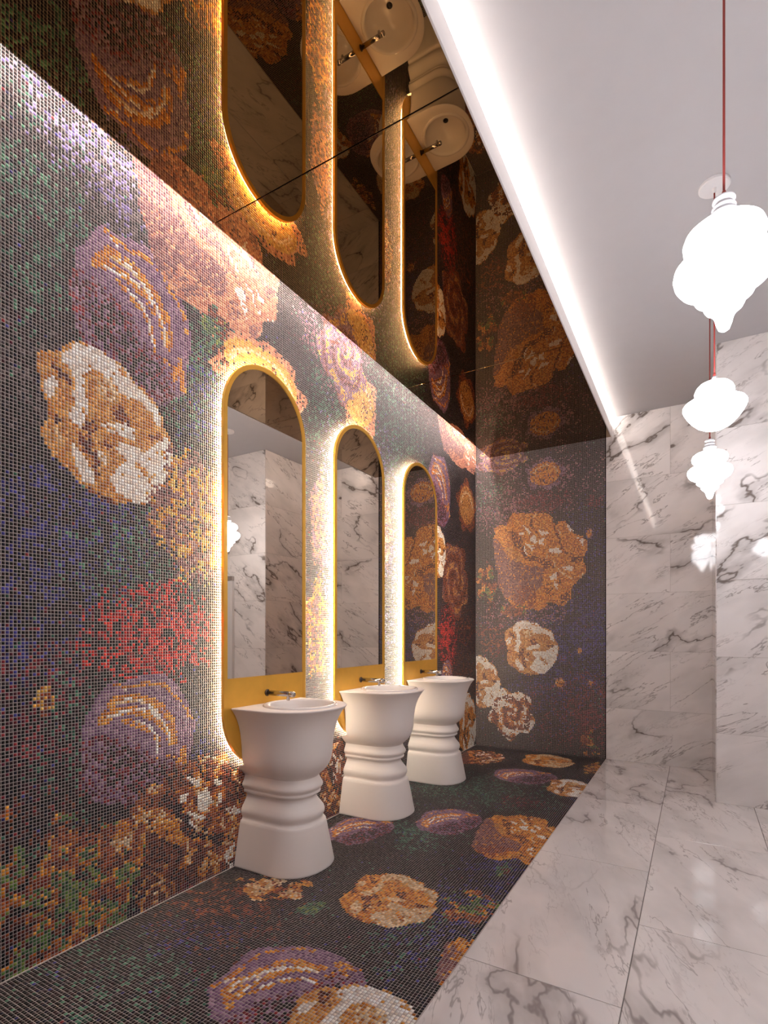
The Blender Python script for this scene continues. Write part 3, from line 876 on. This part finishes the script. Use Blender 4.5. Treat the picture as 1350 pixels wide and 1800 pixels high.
# hidden strip that washes the top of the mosaic wall
cove = tag(empty('cove_light', (XP0, 0, ZP + 0.03)),
           'hidden light strip in the gap between mirrored ceiling panel and mosaic wall', 'light')
box('channel', -0.055, -0.012, Y0 + 0.02, YB - 0.02, ZC - ZP - 0.03 - 0.02, ZC - ZP - 0.03, M_WHITE, cove)
box('light_strip', -0.05, -0.018, -0.3, YB - 0.03, ZC - ZP - 0.03 - 0.028, ZC - ZP - 0.03 - 0.02, M_COVE, cove)


# ------------------------------------------------------------------ pill mirrors
def prism_yz(name, outer, x0, x1, mat, parent, inner=None, bev=0.0, smooth=False):
    """solid or ring-shaped plate standing in the YZ plane from x0 to x1"""
    bm = bmesh.new()
    n = len(outer)
    if inner is None:
        A = [bm.verts.new((x0, y, z)) for y, z in outer]
        if bev:
            cy = sum(p[0] for p in outer) / n; cz = sum(p[1] for p in outer) / n
        B = [bm.verts.new((x1 - bev, y, z)) for y, z in outer]
        rows = [A, B]
        if bev:
            C_ = []
            for i in range(n):
                p0, p1 = outer[i - 1], outer[(i + 1) % n]
                d = Vector((p1[0] - p0[0], p1[1] - p0[1])).normalized()
                C_.append(bm.verts.new((x1, outer[i][0] - d.y * bev, outer[i][1] + d.x * bev)))
            rows.append(C_)
        for P_, Q in zip(rows, rows[1:]):
            for i in range(n):
                j = (i + 1) % n
                bm.faces.new((P_[i], P_[j], Q[j], Q[i]))
        bm.faces.new(A[::-1]); bm.faces.new(rows[-1])
    else:
        A = [bm.verts.new((x0, y, z)) for y, z in outer]
        B = [bm.verts.new((x1, y, z)) for y, z in outer]
        C_ = [bm.verts.new((x1, y, z)) for y, z in inner]
        D_ = [bm.verts.new((x0, y, z)) for y, z in inner]
        for i in range(n):
            j = (i + 1) % n
            for P_, Q in ((A, B), (B, C_), (C_, D_), (D_, A)):
                bm.faces.new((P_[i], P_[j], Q[j], Q[i]))
    return bm_obj(name, bm, mat, parent, smooth)


XF_BACK, XF_FACE, XF_RIM = 0.034, 0.044, 0.0515
GLASS_LO = 1.040


def arch(hw, zlo, zhi, n=40):
    pts = [(hw, zlo)]
    for i in range(n + 1):
        a = math.pi * i / n
        pts.append((hw * math.cos(a), zhi - hw + hw * math.sin(a)))
    pts.append((-hw, zlo))
    return pts


def make_mirror():
    root = empty('backlit_mirror', (0, MIR_Y[0], 0))
    prism_yz('backplate', pill(PILL_HW - 0.001, PILL_LO, PILL_HI - 0.001), XF_BACK, XF_FACE, M_GOLD, root)
    prism_yz('frame', pill(PILL_HW, PILL_LO - 0.001, PILL_HI), XF_BACK - 0.002, XF_RIM, M_GOLD, root,
             inner=pill(PILL_HW - 0.025, PILL_LO + 0.024, PILL_HI - 0.025))
    prism_yz('mirror_glass', arch(PILL_HW - 0.0255, GLASS_LO, PILL_HI - 0.0255), XF_FACE, XF_FACE + 0.003, M_GLASS, root)
    prism_yz('lower_panel', [(PILL_HW - 0.0255, GLASS_LO - 0.0015)] + [(-(PILL_HW - 0.0255), GLASS_LO - 0.0015)] +
             [((PILL_HW - 0.0255) * math.cos(a), PILL_LO + PILL_HW + (PILL_HW - 0.0255) * math.sin(a))
              for a in [math.pi + math.pi * i / 40 for i in range(41)]],
             XF_FACE, XF_FACE + 0.0065, M_GOLD, root)
    prism_yz('mounting_box', pill(PILL_HW - 0.040, PILL_LO + 0.040, PILL_HI - 0.040), 0.0018, XF_BACK, M_DARK, root)
    prism_yz('light_strip', pill(PILL_HW - 0.027, PILL_LO + 0.027, PILL_HI - 0.027), 0.010, 0.030, M_HALO, root,
             inner=pill(PILL_HW - 0.039, PILL_LO + 0.039, PILL_HI - 0.039))
    return root


def copy_tree(o, parent=None):
    c = o.copy()
    COL.objects.link(c)
    if parent: c.parent = parent
    for ch in list(o.children): copy_tree(ch, c)
    return c


MIR_LAB = ['gold framed pill-shaped backlit mirror nearest the camera, behind the largest basin',
           'gold framed pill-shaped backlit mirror in the middle of the row of three',
           'gold framed pill-shaped backlit mirror farthest away, reflecting the flower mosaic']
m0 = make_mirror()
for i in range(3):
    o = m0 if i == 0 else copy_tree(m0)
    o.location.y = MIR_Y[i]
    tag(o, MIR_LAB[i], 'mirror', 'backlit pill mirrors on the mosaic wall')

# ------------------------------------------------------------------ pedestal basins
XC = 0.235          # centre of the round front
PROF = [  # height, half width of the D-shaped plan
    (0.0, .219), (0.004, .2215), (0.012, .2205), (0.06, .211), (0.12, .200), (0.18, .188), (0.225, .1795), (0.236, .1765), (0.242, .1715), (0.247, .1635), (0.253, .1590),
    (0.260, .1595), (0.270, .1650), (0.282, .1690), (0.295, .1700), (0.310, .1650), (0.325, .1540), (0.342, .1405), (0.358, .1300), (0.372, .1235), (0.379, .1240), (0.384, .1300),
    (0.389, .1400), (0.394, .1470), (0.399, .1485), (0.404, .1475), (0.408, .1455), (0.412, .1465), (0.417, .1500), (0.424, .1560), (0.431, .1595), (0.437, .1605),
    (0.443, .1590), (0.450, .1555), (0.459, .1500), (0.468, .1450), (0.478, .1410), (0.487, .1390),
    (0.493, .1420), (0.500, .1500), (0.508, .1600), (0.516, .1690), (0.525, .1770), (0.535, .1850), (0.546, .1920), (0.558, .1985), (0.570, .2030),
    (0.582, .2065), (0.594, .2090), (0.606, .2110), (0.620, .2125), (0.66, .2150), (0.70, .2190), (0.74, .2255), (0.775, .2345), (0.81, .2480), (0.835, .2610), (0.853, .2730), (0.865, .2830),
    (0.871, .2890), (0.8755, .2910), (0.8785, .2900), (0.880, .2870)]


def back_x(y, z):
    return XF_RIM + 0.002 if bool(in_pill(y, z, -0.026)) else 0.003


def d_ring(r, z, nf=40, ns=6, nbk=26, sq=2.25):
    """D plan: flat back, straight sides, round front"""
    pts = []
    def bx(y): return back_x(y, z)
    for i in range(ns):                       # side at -y from back to front
        t = i / ns
        x0 = bx(-r)
        pts.append((x0 + (XC - x0) * t, -r))
    for i in range(nf + 1):
        a = -math.pi / 2 + math.pi * i / nf
        c, s = math.cos(a), math.sin(a)
        k = (abs(c) ** sq + abs(s) ** sq) ** (-1 / sq)
        pts.append((XC + r * c * k, r * s * k))
    for i in range(ns, 0, -1):
        t = (i - 1) / ns
        x0 = bx(r)
        pts.append((x0 + (XC - x0) * t, r))
    for i in range(1, nbk):
        y = r - 2 * r * i / nbk
        pts.append((bx(y), y))
    return [(x, y, z) for x, y in pts]


def loft(rows):
    V, F = [], []
    n = len(rows[0])
    for r in rows: V += r
    for k in range(len(rows) - 1):
        for i in range(n):
            j = (i + 1) % n
            F.append((k * n + i, k * n + j, (k + 1) * n + j, (k + 1) * n + i))
    return V, F, n


BX, BR = 0.288, 0.204     # round bowl: centre and lip radius


def make_basin():
    root = empty('pedestal_basin', (0, MIR_Y[0], 0))
    lo = [p for p in PROF if p[0] <= 0.2425]
    rows = [d_ring(r, z) for z, r in lo]
    V, F, n = loft(rows)
    F.append(tuple(range(n))[::-1]); F.append(tuple(range((len(rows) - 1) * n, len(rows) * n)))
    o = mesh_obj('base_plinth', V, F, M_CERAMIC, root, smooth=True); sharp(o, 50)
    mid = [p for p in PROF if 0.2425 - 1e-6 <= p[0] + 0.0006 and p[0] <= 0.488]
    mid = [(0.2421, 0.1712)] + [p for p in mid if p[0] > 0.2425]
    rows = [d_ring(r, z) for z, r in mid]
    V, F, n = loft(rows)
    F.append(tuple(range(n))[::-1]); F.append(tuple(range((len(rows) - 1) * n, len(rows) * n)))
    o = mesh_obj('turned_stem', V, F, M_CERAMIC, root, smooth=True); sharp(o, 50)
    # bowl body with its flat top, opening and hollow
    up = [p for p in PROF if p[0] >= 0.4869]
    rows = [d_ring(r, z) for z, r in up]
    n = len(rows[0])
    zt = up[-1][0]
    outer = rows[-1]
    # opening ring, one vertex for every rim vertex
    def hole(r, z, depthshift=0.0):
        ring = []
        for (x, y, _) in outer:
            a = math.atan2(y, x - BX)
            ring.append((BX + depthshift + r * math.cos(a), r * math.sin(a), z))
        return ring
    top = [[(BX + (x - BX) * t + (1 - t) * 0, y * t, zt) for (x, y, _) in outer] for t in ()]
    ins = []
    for (x, y, _) in outer:
        a = math.atan2(y, x - BX); d = math.hypot(x - BX, y)
        ins.append((a, d))
    rows.append([(BX + (BR + (d - BR) * 0.35) * math.cos(a), (BR + (d - BR) * 0.35) * math.sin(a), zt + 0.001) for a, d in ins])
    rows.append(hole(BR, zt + 0.001))
    V, F, n = loft(rows)
    F.append(tuple(range(n))[::-1])
    o = mesh_obj('bowl', V, F, M_CERAMIC, root, smooth=True); sharp(o, 50)
    # glazed round basin: raised lip, hollow, drain
    prof = [(BR + 0.002, zt + 0.0015), (BR, zt + 0.007), (BR - 0.004, zt + 0.011), (BR - 0.012, zt + 0.0125), (BR - 0.020, zt + 0.010), (BR - 0.026, zt + 0.002), (BR - 0.032, zt - 0.018),
            (BR - 0.044, zt - 0.055), (BR - 0.066, zt - 0.088), (BR - 0.105, zt - 0.112), (BR - 0.15, zt - 0.122), (0.03, zt - 0.127), (0.0215, zt - 0.1275)]
    bm = bmesh.new()
    N_ = 64
    rr = []
    for r, z in prof:
        rr.append([bm.verts.new((BX + r * math.cos(2 * math.pi * i / N_), r * math.sin(2 * math.pi * i / N_), z)) for i in range(N_)])
    for A, B in zip(rr, rr[1:]):
        for i in range(N_):
            j = (i + 1) % N_
            bm.faces.new((A[i], A[j], B[j], B[i]))
    me = bpy.data.meshes.new('basin')
    bm.normal_update(); bm.to_mesh(me); bm.free()
    me.polygons.foreach_set('use_smooth', [True] * len(me.polygons))
    me.materials.append(M_GLAZE)
    b = link(bpy.data.objects.new('basin', me)); b.parent = root
    d = lathe('drain', [(0.0, zt - 0.131), (0.0225, zt - 0.131), (0.0225, zt - 0.1262), (0.017, zt - 0.1252), (0.016, zt - 0.1275), (0.0, zt - 0.1275)][1:-1], M_DARK, b, n=24, at=(BX, 0, 0))
    return root


BAS_LAB = ['white pedestal basin nearest the camera, largest of the three in the row',
           'white pedestal basin in the middle, between the nearest and the farthest one',
           'white pedestal basin farthest away, next to the mosaic back wall']
b0 = make_basin()
for i in range(3):
    o = b0 if i == 0 else copy_tree(b0)
    o.location.y = MIR_Y[i]
    o.location.z = 0.0016
    tag(o, BAS_LAB[i], 'basin', 'white pedestal basins in front of the mirrors')


# ------------------------------------------------------------------ wall spouts
def make_tap():
    root = empty('spout_tap', (XF_FACE + 0.0065, MIR_Y[0] - 0.012, 0.940))
    lathe('wall_flange', [(0.020, 0.0), (0.020, 0.005), (0.017, 0.008)], M_CHROME_D, root, n=32, axis='X')
    lathe('spout', [(0.0150, 0.004), (0.0150, 0.168), (0.0135, 0.170)], M_CHROME, root, n=32, axis='X')
    k = lathe('end_knob', [(0.0125, 0.170), (0.0165, 0.173), (0.0170, 0.190), (0.0155, 0.200), (0.010, 0.204)], M_CHROME, root, n=32, axis='X')
    lathe('nozzle', [(0.0085, -0.036), (0.0095, -0.034), (0.0095, -0.006), (0.0095, -0.002)], M_CHROME, root, n=24, at=(0.158, 0, 0))
    return root


TAP_LAB = ['chrome wall spout on the gold plate above the nearest basin',
           'chrome wall spout on the gold plate above the middle basin',
           'chrome wall spout on the gold plate above the farthest basin']
t0 = make_tap()
for i in range(3):
    o = t0 if i == 0 else copy_tree(t0)
    o.location.y = MIR_Y[i] - 0.012
    tag(o, TAP_LAB[i], 'tap', 'chrome wall spouts above the basins')

# ------------------------------------------------------------------ pendant lamps
P_TURRET = [(0.005, 0.0), (0.014, 0.006), (0.020, 0.022), (0.025, 0.042), (0.034, 0.056), (0.047, 0.066), (0.052, 0.075), (0.048, 0.084), (0.041, 0.088),
            (0.062, 0.094), (0.075, 0.103), (0.079, 0.112), (0.075, 0.121), (0.066, 0.125), (0.094, 0.133), (0.116, 0.147), (0.128, 0.165), (0.132, 0.182),
            (0.129, 0.197), (0.119, 0.209), (0.101, 0.219), (0.083, 0.226), (0.075, 0.232), (0.078, 0.238), (0.094, 0.244), (0.104, 0.257), (0.106, 0.274),
            (0.100, 0.291), (0.084, 0.304), (0.062, 0.312), (0.042, 0.317), (0.034, 0.320)]
P_NECK = [(0.034, 0.3205), (0.029, 0.328), (0.036, 0.334), (0.039, 0.342), (0.034, 0.349), (0.025, 0.353), (0.027, 0.358), (0.032, 0.363),
          (0.028, 0.369), (0.020, 0.372), (0.024, 0.377), (0.030, 0.384), (0.029, 0.390), (0.020, 0.396), (0.010, 0.400)]
P_DOME = [(0.010, 0.0), (0.044, 0.006), (0.076, 0.024), (0.102, 0.050), (0.122, 0.078), (0.134, 0.100), (0.139, 0.114), (0.138, 0.124), (0.131, 0.134),
          (0.112, 0.146), (0.090, 0.154), (0.078, 0.160), (0.078, 0.166), (0.086, 0.174), (0.087, 0.190), (0.079, 0.210), (0.064, 0.226), (0.042, 0.236), (0.024, 0.240)]
P_DNECK = [(0.024, 0.2405), (0.018, 0.246), (0.013, 0.254), (0.010, 0.262), (0.007, 0.266)]


def make_pendant(prof, neck, at, tipz, s, label, grp):
    root = empty('pendant_lamp', (at[0], at[1], tipz))
    lathe('glass_shade', [(r * s, z * s) for r, z in prof], M_PEND, root, n=64)
    lathe('shade_neck', [(r * s, z * s) for r, z in neck], M_PENDNECK, root, n=48)
    ztop = neck[-1][1] * s
    H_ = ZC - tipz
    lathe('cord_grip', [(0.006, ztop - 0.002), (0.006, ztop + 0.012), (0.004, ztop + 0.016)], M_CORD, root, n=16)
    lathe('cord', [(0.0036, ztop + 0.010), (0.0036, H_ - 0.03)], M_CORD, root, n=12)
    c = lathe('ceiling_rose', [(0.006, H_ - 0.040), (0.009, H_ - 0.026), (0.011, H_ - 0.018), (0.064, H_ - 0.016), (0.068, H_ - 0.012), (0.068, H_ - 0.0005)], M_WHITE, root, n=48)
    sharp(c, 40)
    tag(root, label, 'lamp', grp)
    return root


GP = 'white glass pendants on red cords along the right'
PX = 2.267
make_pendant(P_TURRET, P_NECK, (PX, 2.01), 2.243, 1.08, 'large white glass turret pendant on a red cord, nearest and highest in the photo', GP)
make_pendant(P_DOME, P_DNECK, (PX, 3.058), 2.276, 0.98, 'white glass dome pendant with wide flared band, on the red cord with visible ceiling rose', GP)
make_pendant(P_TURRET, P_NECK, (PX, 4.10), 2.165, 0.985, 'small white glass turret pendant on a red cord, farthest, hanging lowest', GP)

make_pendant(P_DOME, P_DNECK, (2.97, 0.88), 2.30, 0.98, 'white glass dome pendant beside the camera, seen only as a reflection in the marble', GP)
make_pendant(P_TURRET, P_NECK, (3.6, -0.2), 2.24, 0.985, 'added white glass turret pendant behind and right of the camera, unseen, brightens the room', GP)  # extra lamp out of view, added for more light on floor and basins
make_pendant(P_DOME, P_DNECK, (3.6, 1.0), 2.28, 0.98, 'added white glass dome pendant far right of the camera, unseen, brightens the room', GP)  # second added lamp, also unseen, there only to brighten the room
